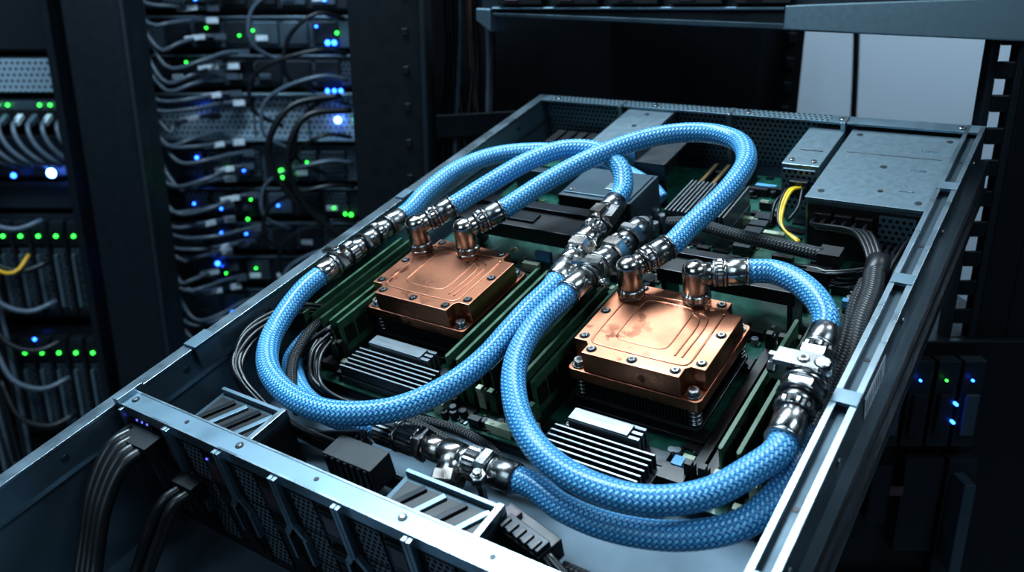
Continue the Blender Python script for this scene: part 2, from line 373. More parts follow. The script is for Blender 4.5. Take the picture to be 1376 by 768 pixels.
# water blocks
def loop(mb,pts,z,r,mt_):
    mb.tube([V((x,y,z)) for x,y in pts],r,mt_,8,.15)
def rrect(x0,x1,y0,y1,r):
    P=[]
    for cx,cy,a in ((x1-r,y1-r,0),(x0+r,y1-r,90),(x0+r,y0+r,180),(x1-r,y0+r,270)):
        for k in range(4): t=math.radians(a+30*k);P.append((cx+r*math.cos(t),cy+r*math.sin(t)))
    P.append(P[0]);return P
def block(x0,x1,y0,y1,zt):
    w=MB('cpu_water_block',bevel=.09)
    def notched(a,q):
        X0,X1,Y0,Y1=x0+a,x1-a,y0+a,y1-a
        return [(X0+q,Y0),(X1-q,Y0),(X1-q,Y0+q*.75),(X1-q*.75,Y0+q),(X1,Y0+q),(X1,Y1-q),(X1-q*.75,Y1-q),(X1-q,Y1-q*.75),(X1-q,Y1),(X0+q,Y1),(X0+q,Y1-q*.75),(X0+q*.75,Y1-q),(X0,Y1-q),(X0,Y0+q),(X0+q*.75,Y0+q),(X0+q,Y0+q*.75)]
    w.prism(notched(0,1.25),zt-1.6,zt,copper)
    w.prism(rrect(x0-.08,x1+.08,y0-.08,y1+.08,.35)[:-1],zt-2.5,zt-1.65,copper)
    w.box(x0+.5,x1-.5,y0+.45,y1-.45,zt-4.1,zt-2.5,blk)
    n=int((x1-x0-1.0)/.24)
    for i in range(n):
        xx=x0+.5+i*.24;w.box(xx,xx+.09,y0+.2,y1-.3,zt-4.0,zt-2.55,alu_d)
    m_=int((y1-y0-1)/.24)
    for i in range(m_):
        yy=y0+.5+i*.24;w.box(x1-.5,x1-.25,yy,yy+.09,zt-4.0,zt-2.55,blk2)
    w.prism(rrect(x0+.05,x1-.05,y0+.05,y1-.05,.4)[:-1],zt-4.35,zt-4.05,alu_d)
    w.box(x0+.6,x1-.6,y0+.6,y1-.6,ZP,zt-4.35,blk)
    w.box(x0-.3,x1+.3,y0-.3,y0+1.0,ZP+.15,ZP+.5,blk2);w.box(x0-.3,x1+.3,y1-1.0,y1+.3,ZP+.15,ZP+.5,blk2)
    for sx,sy in ((x0+.6,y0+.6),(x1-.6,y0+.6),(x1-.6,y1-.6),(x0+.6,y1-.6)):
        w.cyl((sx,sy,ZP),(0,0,1),zt-1.6-ZP+.25,.34,chrome_d,14,.05);w.screw(sx,sy,zt-1.35,.40);w.cyl((sx,sy,zt-1.65),(0,0,1),.12,.55,chrome_d,18,.03)
        for k in range(4): w.cyl((sx,sy,zt-4.0+k*.34),(0,0,1),.16,.46,chrome_d,16,.05)
    cx=(x0+x1)/2;cy=(y0+y1)/2
    for px,py in ((x0+.55,y0+1.75),(x0+1.75,y0+.55),(cx,y0+.5),(x1-1.75,y0+.55),(x1-.5,y0+1.8),(x1-.5,cy+.6),(x1-1.8,y1-.5),(x0+1.8,y1-.45),(x0+.5,cy+.5)):
        w.cyl((px,py,zt-.02),(0,0,1),.03,.38,blk2,18,.01);w.screw(px,py,zt-.02,.27,chrome_d)
    return w.done()
def relief(parent,x0,x1,y0,y1,zt):
    e=MB('milled_relief')
    loop(e,rrect(x0+1.25,x1-1.2,y0+1.2,y1-1.1,.5),zt-.02,.09,copper)
    loop(e,rrect(x0+2.6,x1-3.2,y0+2.2,y1-1.6,.6),zt-.02,.07,copper)
    loop(e,[(x1-2.4,y0+1.9),(x1-2.4,y1-3.2),(x1-2.6,y1-2.6),(x1-3.2,y1-2.2)],zt-.01,.08,copper)
    loop(e,[(x1-1.9,y0+1.9),(x1-1.9,y1-2.9),(x1-2.2,y1-2.2),(x1-2.9,y1-1.9)],zt-.01,.08,copper)
    return e.done(parent)
ZT=-.8
relief(block(6.2,16.1,17.4,26.2,ZT),6.2,16.1,17.4,26.2,ZT)
relief(block(25.8,35.4,16.7,25.5,ZT),25.8,35.4,16.7,25.5,ZT)

# elbow fittings
HR=.83
def elbow(x,y,tgt,mats,hz=1.45):
    e=MB('elbow_fitting')
    m1,m2=mats
    e.cyl((x,y,ZT),(0,0,1),.3,1.0,m1,6,.08)
    e.cyl((x,y,ZT+.28),(0,0,1),.55,.98,m2,44,.08,.03)
    R=.90
    prof=[(0,R-.08),(.08,R),(hz-ZT-.8-.1+.45,R)]
    base=prof[-1][0]
    for k in range(1,8): a=k*math.pi/14;prof.append((base+R*.75*math.sin(a),R*math.cos(a)+.0))
    prof.append((base+R*.75,0.001));e.lathe((x,y,ZT+.8),(0,0,1),prof,m1,32)
    P=V((x,y,hz));dd=(V(tgt)-P).normalized()
    end=e.chain(P,dd,[(1.15,.8,'c',m1),(.3,.96,'c',m2),(.45,.93,'k',m2),(.22,1.0,'c',m1),(1.3,.94,'c',m2),(.18,1.0,'c',m2)])
    e.done();return end-dd*.5,dd
ea,da=elbow(7.0,24.2,(9.1,27.2,2.3),(chrome_w,chrome_d))
eb,db=elbow(11.5,25.0,(13.8,28.5,2.2),(chrome_w,chrome_d))
ec,dc=elbow(27.2,23.9,(28.9,27.2,1.9),(chrome_w,chrome_d))
ed,de=elbow(31.8,24.9,(35.3,26.4,1.5),(chrome_w,chrome))

def hose(pts,name='coolant_hose',r=HR):
    h=MB(name);h.tube(pts,r,blue,28,.2);return h.done()
K1a=V((21.25,33.2,1.35));K1b=V((22.05,21.8,.45))
k1=(K1b-K1a).normalized()
hose([ea,ea+da*.8,(11.2,30.4,3.3),(12.9,33.4,3.9),(15.0,35.9,4.1),(17.7,37.0,3.7),(20.2,36.2,2.8),(21.2,34.6,1.8),K1a+k1*.3])
K3a=V((2.35,16.6,.15));K3b=V((3.0,27.0,.55));k3=(K3b-K3a).normalized()
hose([K1b-k1*.5,K1b+k1*.6,(21.75,19,.1),(21.5,16.5,-.3),(21.3,13.6,-.7),(20.5,10.2,-.9),(18.6,7.0,-.9),(15.1,5.0,-.8),(11.2,4.9,-.8),(7.0,6.4,-.8),(4.0,9.2,-.8),(2.7,12.4,-.4),(2.3,15,0),K3a+k3*.5])
hose([K3b-k3*.5,K3b+k3*.7,(3.15,30,1.1),(3.9,33.8,1.7),(5.6,37.2,1.8),(8.0,39.8,1.4),(11,42,.6),(14.5,43.9,-1.2),(18.5,44,-3),(20,43.5,-4)])
hose([eb,eb+db*.8,(15.3,31.7,2.9),(17.6,35.1,3.7),(20.4,38.4,4.2),(23.3,40.7,4.3),(26.4,41.5,4.2),(28.9,40.7,4.0),(30.4,38.3,3.7),(30.6,35.2,3.3),(30.1,32,2.8),(29.3,29.4,2.2),ec+dc*.8,ec])
K4a=V((41.35,22.6,.75));K4b=V((41.8,13.3,-.4));k4=(K4b-K4a).normalized()
hose([ed,ed+de*.6,(36.6,26.75,1.5),(38.4,26.1,1.5),(40.1,24.8,1.3),(41.1,23.4,1.0),K4a+k4*.6])
K2a=V((23.85,20.3,.7));K2b=V((24.8,30.6,.95));k2=(K2b-K2a).normalized()
hose([K4b-k4*.6,K4b+k4*.6,(41.0,10.8,-.6),(39.5,8.4,-.7),(37,6.7,-.7),(34,6.3,-.7),(30.6,7.0,-.7),(28,8.4,-.5),(25.7,10.7,-.3),(24.3,13,0),(23.6,15.5,.25),(23.5,17.6,.45),K2a-k2*.6,K2a+k2*.4])
hose([(27.6,7.0,-3.3),(29.1,6.9,-3.3),(31.6,6.2,-3.3),(35,6.1,-3.2),(38.7,7.0,-2.9),(41.3,8.9,-2.6),(42.3,11.4,-2.3),(42.4,14,-2.3),(42.4,17,-3)])
hose([(2.2,14,-4.2),(3.2,11,-4.2),(6.2,8.6,-4.2),(9,7.4,-4),(12.1,6.9,-3.8),(15,6.9,-3.4),(18,6.9,-3.3)])

cp=MB('hose_coupling')
e=cp.chain(K1a,k1,[(1.5,.96,'c',chrome_d),(.25,1.04,'c',chrome_d),(.9,.8,'c',chrome_d),(1.0,1.12,'h',chrome_w),(.5,.85,'c',chrome),(.55,1.06,'k',chrome_d),(1.5,1.0,'c',chrome_w),(.4,1.2,'c',chrome),(1.1,1.08,'h',chrome_w),(.3,1.0,'k',chrome_d),(1.0,.98,'c',chrome),(.25,1.06,'c',chrome_w),(1.9,.96,'c',chrome)])
cp.obox(K1a+k1*3.3+V((0,0,1.1)),(0,1,0),1.2,.9,.7,chrome_w);cp.obox(K1a+k1*2.7+V((.9,0,.5)),k1,1.6,.7,.9,chrome_d)
cp.done()
cp=MB('hose_coupling')
cp.chain(K2b,-k2,[(1.2,.96,'c',chrome_d),(.8,1.1,'h',chrome_d),(.9,.85,'c',chrome_d),(.5,1.06,'k',chrome_d),(1.1,1.08,'h',chrome_w),(1.3,.95,'c',chrome_d),(.35,1.16,'c',chrome),(1.0,1.06,'h',chrome_w),(.5,1.16,'c',chrome),(.25,.95,'c',chrome_d),(1.9,.97,'c',chrome),(.25,1.03,'c',chrome)])
q=K2a+k2*3.0;cp.obox(q+V((0,0,1.15)),(1,0,.1),2.3,.6,.25,chrome_d);cp.obox(q+V((1.0,0,.3)),(0,0,1),2.0,.6,.3,chrome_d);cp.cyl(q+V((1.1,-.3,-.2)),(1,0,0),.5,.35,chrome,12,.05)
cp.cyl(K2b+V((0,0,-3)),(0,0,1),3.6,.95,chrome_d,24,.3)
cp.done()
cp=MB('hose_coupling')
cp.chain(K3a,k3,[(1.5,.95,'c',chrome),(.3,1.04,'c',chrome),(.8,1.1,'h',chrome),(.7,.8,'c',chrome_d),(.8,.97,'k',chrome_d),(.9,.82,'c',chrome_d),(.5,1.0,'h',chrome_d),(1.2,.78,'c',chrome_d),(.5,1.0,'k',chrome_d),(1.0,.86,'c',chrome_d),(.25,1.0,'c',chrome_d),(1.6,.95,'c',chrome_d)])
q=K3a+k3*2.3;cp.obox(q+V((-.3,0,1.0)),(1,0,.15),2.4,.6,.25,chrome);cp.obox(q+V((-1.2,.2,.2)),(0,0,1),1.6,.6,.3,chrome);cp.cyl(q+V((0,0,.9)),(0,0,1),.5,.35,chrome,12,.05)
cp.done()
cp=MB('hose_coupling')
cp.chain(K4a,k4,[(1.7,.95,'c',chrome_d),(.3,1.06,'c',chrome),(.5,1.12,'k',chrome_d),(.8,1.2,'h',chrome),(1.5,1.1,'c',chrome_d),(.4,1.35,'c',chrome),(.6,1.2,'h',chrome),(.3,1.33,'c',chrome_d),(.6,1.06,'c',chrome_d),(.5,1.15,'k',chrome_d),(1.9,.98,'c',chrome),(.2,1.06,'c',chrome)])
q=K4a+k4*4.4;cp.obox(q+V((-.5,0,1.3)),(1,0,0),2.6,1.3,.35,chrome_d);cp.obox(q+V((-1.6,0,.5)),(0,0,1),1.8,1.2,.35,chrome_d);cp.cyl(q+V((-1.7,-.2,.6)),(-1,0,0),.5,.45,chrome,6,.05);cp.screw(q[0]-.2,q[1],q[2]+1.45,.35);cp.cyl(q+V((.9,0,.6)),(0,0,1),1.0,.5,chrome,16,.1)
cp.done()
cp=MB('tee_fitting')
TZ=-3.3;P=V((16.6,6.95,TZ))
cp.chain(P,(1,0,0),[(1.7,1.02,'k',chrome_d),(.25,1.1,'c',chrome_d),(1.5,1.0,'k',chrome_d),(.6,1.1,'h',chrome_d),(1.4,.85,'c',chrome_w),(1.6,.95,'c',chrome_w),(.5,.85,'c',chrome),(1.0,1.12,'k',chrome_d),(.8,1.12,'h',chrome),(.3,.9,'c',chrome_d),(1.6,1.0,'c',chrome_d)])
cp.chain((22.9,6.95,TZ),(.35,-1,-.35),[(1.3,.9,'c',chrome),(.9,1.1,'h',chrome_w),(.9,.85,'k',chrome)])
cp.cyl((26.0,5.6,-2.9),(0,0,1),.5,.55,chrome,6,.06);cp.cyl((26.0,5.6,-2.4),(0,0,1),.3,.3,chrome,14,.05);cp.box(25.6,26.4,5.3,6.9,-3.2,-2.9,chrome)
cp.cyl((26.0,5.6,-7),(0,0,1),4.1,.25,chrome_d,10,.03)
cp.done()

# power supplies
u=MB('power_supply_unit',bevel=.06)
u.box(34.1,43.2,41.6,55.0,ZF,-.5,psu_m)
u.box(34.3,42.9,41.45,41.6,-6.5,-1.2,blk);u.box(34.1,43.2,41.2,41.62,-.75,-.45,psu_m)
u.box(34.1,34.3,55,55.3,-6,-.5,psu_m)
for x in (35,36.6,38.2): u.box(x,x+1.3,40.9,41.5,-3.4,-1.7,blk)
u.box(39.9,42.6,41.3,41.5,-5.5,-1.4,perf_xz)
for x,y in ((35,42.6),(42.4,42.4),(35,54),(42.4,54),(38.5,48)): u.cyl((x,y,-.52),(0,0,1),.05,.28,alu_d,14,.01)
for y in (44,47.8,51.6): u.box(40.6,41.8,y,y+.18,-.5,-.42,steel_b)
u.cyl((39.3,43.7,-.5),(0,0,1),.04,.22,blk,10,.01)
u.box(34.9,42.5,50.2,50.3,-.5,-.47,alu_d)
u.done()
u=MB('power_distribution_module',bevel=.05)
u.box(30.2,33.5,47.0,55.0,ZF,-.6,psu_m);u.box(30.4,33.2,46.85,47.0,-5,-1,perf_xz)
u.screw(30.9,47.8,-.6,.25);u.screw(32.8,47.8,-.6,.25);u.box(30.9,32.9,50,50.15,-.6,-.5,alu_d)
u.box(31.2,32.8,46.1,46.9,-3.3,-1.8,blk)
u.done()
u=MB('riser_card_cage',bevel=.05)
u.box(11.0,16.4,46,55.2,-.5,-.2,psu_m);u.box(11,11.2,46,55.2,ZP,-.2,steel_d);u.box(16.2,16.4,46,55.2,ZP,-.2,steel_d);u.box(11,16.4,46,46.15,-2,-.2,steel)
for y in (48,51,54): u.cyl((13.7,y,-.2),(0,0,1),.05,.25,alu_d,12,.01)
u.box(16.4,19.6,45.5,54.8,-1.6,-1.3,alu_d);u.box(16.4,19.6,45.5,45.7,ZP,-1.3,blk)
u.done()
u=MB('storage_controller_module',bevel=.06)
u.box(13.3,20.6,36.6,42.2,ZP+.2,-.75,steel_d);u.box(13.3,20.6,36.4,36.6,-2.3,-.7,blk);u.box(13.6,20.3,37,41.9,-.75,-.62,steel_d)
u.screw(14.2,37.5,-.65,.25);u.screw(19.7,37.4,-.65,.25);u.box(17.2,18.8,38.2,39.4,-.62,-.5,psu_m)
u.done()
u=MB('chipset_heatsink',bevel=.02)
u.box(21.8,27.6,40.3,46.4,ZP,ZP+1.2,silver)
for i in range(15): u.box(21.9+i*.39,22.05+i*.39,40.3,46.4,ZP+1.2,-3.0,silver)
u.done()
u=MB('black_air_baffle',bevel=.06)
u.box(4.6,18.9,31.6,35.4,-3.2,-1.7,blk);u.box(6,9,31.5,31.7,-2.8,-2.0,blk2);u.box(5.2,18.2,34.4,35.6,-1.7,-1.3,blk2);u.box(9.5,13,32.4,33.8,-1.7,-1.45,blk2)
u.box(4.8,5.2,31.7,35.3,ZP,-3.2,blk);u.box(18.3,18.7,31.7,35.3,ZP,-3.2,blk)
u.done()
u=MB('black_air_baffle',bevel=.06)
u.box(26.4,37.2,29.4,32.2,-3.0,-1.8,blk);u.box(27,36.5,31.4,32.3,-1.8,-1.4,blk2);u.box(31.5,34.0,29.7,31.0,-1.8,-1.55,blk2)
u.box(26.6,27,29.6,32,ZP,-3,blk);u.box(36.6,37,29.6,32,ZP,-3,blk)
u.done()
u=MB('rear_io_card',bevel=.04)
u.box(2.2,9.6,45,55,ZP,-3.5,steel_d);u.box(3,9,46,54,-3.5,-3.3,pcb)
for i in range(4): u.box(3.2+i*1.4,4.2+i*1.4,50,53,-3.3,-2.4,random.choice([blk,silver]))
u.done()
u=MB('capacitor_cluster')
for i in range(7): u.cyl((20.6+(i%2)*1.0,36.6+i*.75,ZP),(0,0,1),2.4,.38,paleb if i<3 else silver,16,.08)
for i in range(6): u.box(29.2+(i%3)*1.2,30.1+(i%3)*1.2,34.6+(i//3)*1.6,35.9+(i//3)*1.6,ZP,ZP+1.2,alu_d)
u.done()

# wiring
w=MB('power_wire_harness')
for i in range(12):
    x=35.1+i*.4;yy=40.9
    w.tube([(x,yy,-2.2-.5*(i%2)),(x+.1,39.6,-1.9-.3*(i%2)),(38.8+i*.14,37.8,-1.0-.15*(i%3)),(40.2+i*.1,35.8,-1.0-.12*(i%3)),(41.0+.08*i,34.2,-1.4)],.17,blkc,8,.4)
for i in range(5):
    w.tube([(39.2+i*.6,41.2,-3.8),(39.6+i*.5,39.0,-3.2),(41+i*.25,36.8,-2.4),(41.6+i*.1,34.4,-2)],.17,blkc,8,.4)
w.cyl((41.5,34.8,-1.4),(.1,-1,-.05),1.9,.85,blk,16,.1)
w.tube([(41.6,33.3,-1.4),(42.1,30.5,-1.5),(42.3,27,-1.7),(42.5,24.4,-2.2),(42.4,21,-3.2),(42.2,18,-4.2)],.75,loom,18,.3)
w.tube([(41.0,33.3,-2.4),(41.0,30.5,-2.9),(41.3,28.4,-3.4),(41.6,25,-4.2),(41.9,21,-4.8)],.5,loom,14,.3)
w.bundle([(42.6,40.8,-3),(42.7,38,-2.2),(42.5,34.5,-2.2),(42.4,31,-3),(42,27,-3.5)],4,.35,.16,blkc)
w.bundle([(41.2,34,-2.0),(39,33,-2.2),(37,33.5,-2.4),(34.5,34,-3.2),(32.5,33.2,-4.2)],8,.5,.17,blkc)
w.box(36.9,38.6,32.7,34.1,-3,-1.9,blk)
w.done()
w=MB('braided_cable_loom')
w.tube([(24.6,35.5,-1.4),(26.8,35.6,-1.1),(30,34.9,-1.1),(34,34.4,-1.1),(37.6,34.4,-1.4)],.55,loom,16,.3)
w.box(37.4,39,33.7,35.1,-2.2,-.9,blk)
w.done()
w=MB('yellow_power_wires')
for k in range(3): w.tube([(31.6+k*.35,46.3,-2.4),(31.4+k*.25,44.8,-2.0),(31.5+k*.2,42.6,-2.6),(32.3+k*.1,40.6,-3.2),(34.4,39.6-k*.3,-3.6)],.14,yel if k else blkc,8,.3)
w.tube([(32.6,46.3,-2.4),(32.8,44.8,-1.8),(33,43,-2.6),(32.6,41.6,-3.2)],.14,blkc,8,.3)
w.tube([(31.3,46.3,-2.9),(30.8,44,-2.8),(31,42,-4)],.16,blkc,8,.3)
w.done()
w=MB('black_cable_bundle')
w.bundle([(2.2,17,-3.4),(1.2,14.8,-2.4),(.85,12,-1.5),(1.0,9.2,-1.6),(2.2,6.8,-2.4),(5.5,5.6,-3.6),(10,5.0,-4.3),(14.5,4.9,-4.2),(18,4.2,-3.6)],14,.55,.2,blkc,8,.4)
w.bundle([(5.0,13.6,-3.2),(5.6,11.5,-3.4),(7,9.8,-4.4),(9.5,9.2,-4.9),(13,9.4,-5.2),(16,10,-5.3)],10,.55,.17,blkc,8,.4)
w.bundle([(5.2,13.9,-2.8),(4.4,12.6,-3.2),(3.8,10.6,-4),(4.5,8.6,-4.6)],5,.3,.17,blkc,8,.4)
w.bundle([(1.5,6.0,-6),(4,5.6,-5.6),(8,5.8,-5.6),(13,6.2,-5.6),(17,5,-5.4),(21,5.2,-5.8)],8,.6,.2,blkc,8,.4)
w.tube([(3.0,15.2,-2.9),(3.9,12.5,-2.6),(4.9,10.0,-2.9),(6.6,8.0,-3.2),(9,6.2,-3.8)],.42,loom,14,.3)
w.tube([(16,10.3,-5.3),(20,10.8,-5.5),(24,9.8,-5.6),(25,8.5,-5.8)],.35,loom,12,.3)
w.tube([(14.5,9.5,-4.6),(18,9.4,-4.9),(22,9.0,-5.1),(26,8.8,-5.4),(29,9.5,-5.6)],.45,loom,12,.3)
w.done()
w=MB('connector_block',bevel=.05)
w.box(16.0,20.2,2.4,4.3,-3.6,-1.7,blk)
for i in range(7): w.box(16.2+i*.57,16.5+i*.57,2.3,2.45,-3.4,-1.8,blk2)
w.bundle([(17,4.2,-2.6),(17,5.2,-2.8),(15,5.6,-3.6),(12,5.0,-4.4)],9,.6,.15,blkc)
w.done()
w=MB('connector_block',bevel=.05)
w.obox((30.6,3.6,-3.6),(1,-.25,0),4.2,1.8,1.4,blk);w.obox((30.9,3.2,-2.8),(1,-.25,0),3.2,1.0,.5,blk2);w.obox((29.4,4.1,-2.8),(1,-.25,0),1,.9,.4,wine)
for k in range(5): w.obox((29.6+k*.6,3.3-k*.15,-2.5),(1,-.25,0),.3,.8,.15,blk)
w.bundle([(32.3,3.0,-3.5),(34.2,2.2,-3.8),(36.8,1.4,-4.6),(40,1.0,-5.4)],9,.55,.17,blkc,8,.35)
w.tube([(33,3.4,-4.4),(36,3.6,-5),(40,2.6,-5.6),(43,2.4,-6)],.3,loom,12,.3)
w.done()
w=MB('front_power_cables')
for k in range(4):
    o=V((k*.75,-.2*k,-.1*k))
    w.tube([V((1.6,-1.9,-1.6))+o,V((1.5,-3.4,-1.5))+o,V((1.5,-5.8,-3.2))+o,V((2.2,-8.6,-6.4))+o,V((3.6,-11.5,-9))+o*1.2,V((6,-14.5,-10))+o*1.5],.45,blkc,14,.35)
for (a,b_) in ((6.4,0),(7.4,-.3)):
    w.tube([(a,-2.6,-4.4),(a-.2,-3.8,-4.4),(a-.8,-5.4,-6.0+b_),(a-1,-8,-8.8),(a+.2,-11,-10),(a+2,-14,-10.3)],.42,blkc,14,.35)
w.box(1.1,4.7,-3.0,-1.6,-2.6,-1.2,blk);w.box(5.9,8.0,-2.8,-1.7,-5.2,-3.7,blk)
w.done()

# ================================================================== ROOM (metres)
def W(name,bevel=0): return MB(name,ID,1.,bevel)
fl=mat('raised_floor_tile',(.30,.36,.42),.1,.35,ns=3)
wallm=mat('wall_paint',(.44,.54,.63),0,.7,ns=2,var=.06);dkw=mat('dark_wall',(.03,.045,.06),0,.7,ns=2)
r=W('floor');r.box(-3,3,-1.5,4,-.05,0,fl);r.done()
r=W('wall_back');r.box(-3,3,4,4.1,0,3,dkw);r.done()
r=W('wall_left');r.box(-3.1,-3,-1.5,4.1,0,3,dkw);r.done()
r=W('wall_right');r.box(3,3.1,-1.5,4.1,0,3,dkw);r.done()
r=W('ceiling');r.box(-3.1,3.1,-1.5,4.1,3,3.1,dkw);r.done()
r=W('partition_panel');r.box(.45,1.9,1.75,1.8,0,2.6,wallm);r.done()

# the rack the tray belongs to
r=W('server_rack',.002)
r.box(-.20,-.112,1.08,1.16,0,2.3,rackb);r.box(-.112,-.105,1.07,1.17,0,2.3,rackm)
r.box(-.20,-.19,1.16,1.9,0,2.3,rackb)
for i in range(40): r.box(-.135,-.127,1.078,1.081,.3+i*.045,.31+i*.045,blk)
r.box(-.2,.42,1.40,1.42,0,2.3,rackb)            # rear door
r.box(.395,.425,1.28,1.40,0,2.3,rackb);
for i in range(30): r.box(.40,.412,1.277,1.281,1.0+i*.035,1.015+i*.035,rackm)
r.box(.50,.62,.80,.86,0,2.3,rackb)
for x in (.437,.462): r.box(x,x+.008,.80,.815,0,2.3,rackm)
for i in range(76): r.box(.445,.462,.80,.803,.03*i,.03*i+.016,rackb)
r.box(.47,.50,.80,.806,0,2.3,rackb)
r.hexa([(-.10,1.12,1.34),(.30,1.30,1.34),(.30,1.31,1.34),(-.10,1.13,1.34),(-.10,1.12,1.37),(.30,1.30,1.37),(.30,1.31,1.37),(-.10,1.13,1.37)],rackm)
r.done()
r=W('rack_cable_drop')
brown=mat('copper_brown_cable',(.12,.06,.045))
for k in range(12):
    x=-.09+k*.006
    r.tube([(x+random.uniform(-.01,.01),1.15+random.uniform(-.01,.03),1.62),(x+random.uniform(-.01,.01),1.17,1.45),(x+random.uniform(-.01,.01),1.15,1.3),(x+random.uniform(-.01,.01),1.16,1.05)],.004,brown if k==7 else (cabg if k in(3,9) else blkc),8,.03)
r.tube([(.62,1.6,1.5),(.63,1.6,1.4),(.645,1.6,1.2)],.006,blkc,8,.03)
r.done()
# server above
r=W('rack_server',.0015)
A=V((-.04,1.03,0));B=V((.455,.77,0));dx=(B-A).normalized();dn=V((-dx.y,dx.x,0))*.45
def slab(z0a,z1a,z0b,z1b,a,b,off,dep,mt_):
    P=[A.lerp(B,a)+dn*off,A.lerp(B,b)+dn*off,A.lerp(B,b)+dn*(off+dep),A.lerp(B,a)+dn*(off+dep)]
    r.hexa([(P[0].x,P[0].y,z0a),(P[1].x,P[1].y,z0b),(P[2].x,P[2].y,z0b),(P[3].x,P[3].y,z0a),(P[0].x,P[0].y,z1a),(P[1].x,P[1].y,z1b),(P[2].x,P[2].y,z1b),(P[3].x,P[3].y,z1a)],mt_)
slab(1.497,1.56,1.478,1.56,0,1,.02,.9,rackm)
slab(1.494,1.499,1.474,1.482,0,1,0,.9,steel_d)
slab(1.489,1.503,1.476,1.502,.0,.035,-.01,.1,steel)
slab(1.482,1.505,1.474,1.512,.62,1.0,-.01,.05,psu_m)
slab(1.501,1.504,1.500,1.504,.035,.62,-.005,.05,steel)
for k in range(5): slab(1.506,1.53,1.506,1.53,.05+k*.12,.15+k*.12,-.01,.05,blk);slab(1.509,1.513,1.509,1.513,.07+k*.12,.10+k*.12,-.015,.02,wine)
r.done()
# equipment low right
r=W('rack_switch',.002)
DZ=.15
r.box(.30,.52,.79,1.2,.45,1.035+DZ,rackb)
X=.372
for i in range(4):
    x=X+i*.026;r.box(x,x+.022,.775,.79,.925+DZ,1.02+DZ,rackm);r.box(x+.004,x+.018,.77,.775,.94+DZ,.985+DZ,rackg if i in(0,3) else devd);r.box(x+.006,x+.0085,.768,.772,1.0+DZ,1.0025+DZ,ledb if i%2 else ledg)
r.box(X,X+.02,.77,.79,.84+DZ,.905+DZ,rackb);r.box(X+.035,X+.075,.775,.79,.8+DZ,.91+DZ,devd);r.box(X+.085,X+.097,.75,.79,.79+DZ,.895+DZ,rackg);r.box(X+.08,X+.11,.775,.79,.77+DZ,.91+DZ,rackm)
r.box(X+.02,X+.035,.77,.775,.87+DZ,.88+DZ,wine)
for z in (.70,.62,.54,.46):
    r.box(X-.02,X+.12,.775,.79,z+DZ,z+.06+DZ,devd);r.box(X,X+.02,.77,.775,z+.03+DZ,z+.045+DZ,wine)
    for k in range(3): r.box(X+.05+k*.012,X+.054+k*.012,.77,.775,z+.012+DZ,z+.0155+DZ,ledg)
for k in range(2): r.box(X+.07,X+.073,.765,.772,.955+k*.02+DZ,.958+k*.02+DZ,ledb)
r.done()

# background racks (left)
def leds(r,x,y,z,m_,s=.004): r.lathe((x,y,z),(0,-1,0),[(0,s),(.004,s*.8),(.006,.0005)],m_,10)
YB=1.9
r=W('server_rack',.002)
r.box(-.785,-.68,1.55,1.62,0,2.3,rackb);r.box(-.68,-.672,1.54,1.63,0,2.3,rackm)
r.box(-1.7,-.2,2.5,2.52,0,2.3,rackb)
r.box(-.86,-.845,1.62,2.5,0,2.3,rackb)
r.box(-.33,-.30,1.85,1.9,0,2.3,rackb)
r.done()
def device(r,x0,x1,z0,z1,face,y=YB,dep=.5):
    r.box(x0,x1,y,y+dep,z0,z1,devd);r.box(x0+.004,x1-.004,y-.006,y,z0+.004,z1-.004,face)
r=W('rack_server',.0015)
zs=[(1.50,1.58,devd),(1.42,1.49,rackg),(1.34,1.41,devv),(1.225,1.33,devl),(1.13,1.215,rackg),(1.05,1.12,devd),(.97,1.04,devv),(.89,.96,devd),(.80,.88,rackg),(.72,.79,devv),(.63,.71,devd),(.54,.62,devd),(.44,.53,devv),(.3,.43,devd)]
for z0,z1,fm in zs:
    device(r,-.84,-.335,z0,z1,fm)
    if fm is not devl:
        for k in range(6):
            x=-.74+k*.063;r.box(x,x+.052,YB-.016,YB-.006,z0+.012,z1-.012,random.choice([devd,devd,devv,rackg]))
            if random.random()<.5: r.box(x+.004,x+.03,YB-.02,YB-.016,z0+.018,z0+.03,white if random.random()<.25 else rackg)
            if random.random()<.45: leds(r,x+random.uniform(.005,.045),YB-.02,z0+random.uniform(.02,.055),random.choice([ledb,ledg,ledb]),.003)
    else:
        r.box(-.84,-.335,YB-.03,YB-.006,z0,z0+.006,psu_m);r.box(-.84,-.335,YB-.03,YB-.006,z1-.006,z1,psu_m)
        r.box(-.45,-.447,YB-.012,YB-.006,z0+.01,z1-.01,devd);r.box(-.57,-.567,YB-.012,YB-.006,z0+.01,z1-.01,devd)
    r.box(-.84,-.335,YB-.012,YB-.006,z1-.006,z1-.001,rackg)
for x,z,m_,s in ((-.393,1.435,ledb,.006),(-.379,1.435,ledb,.006),(-.40,1.335,ledb,.005),(-.385,1.335,ledb,.005),(-.371,1.335,ledb,.005),(-.372,1.455,ledg,.004),(-.382,1.272,ledw,.008),(-.342,1.275,ledg,.006),(-.515,1.16,ledg,.006),(-.50,1.16,ledg,.006),(-.515,1.145,ledg,.005),(-.50,1.148,ledg,.005),(-.70,1.135,ledb,.006),(-.70,1.19,ledb,.004),(-.365,1.06,ledg,.005),(-.378,1.062,ledg,.004),(-.60,1.05,ledg,.004),(-.68,.945,ledb,.006),(-.67,.935,ledb,.004),(-.56,.75,ledb,.004),(-.63,.84,ledg,.004),(-.40,.98,ledb,.004),(-.68,1.30,ledb,.004),(-.66,.83,ledb,.005),(-.55,1.46,ledg,.003)): leds(r,x,YB-.022,z,m_,s)
r.done()
r=W('rack_server',.0015)
x0=-1.6;x1=-.86
Y1=1.8
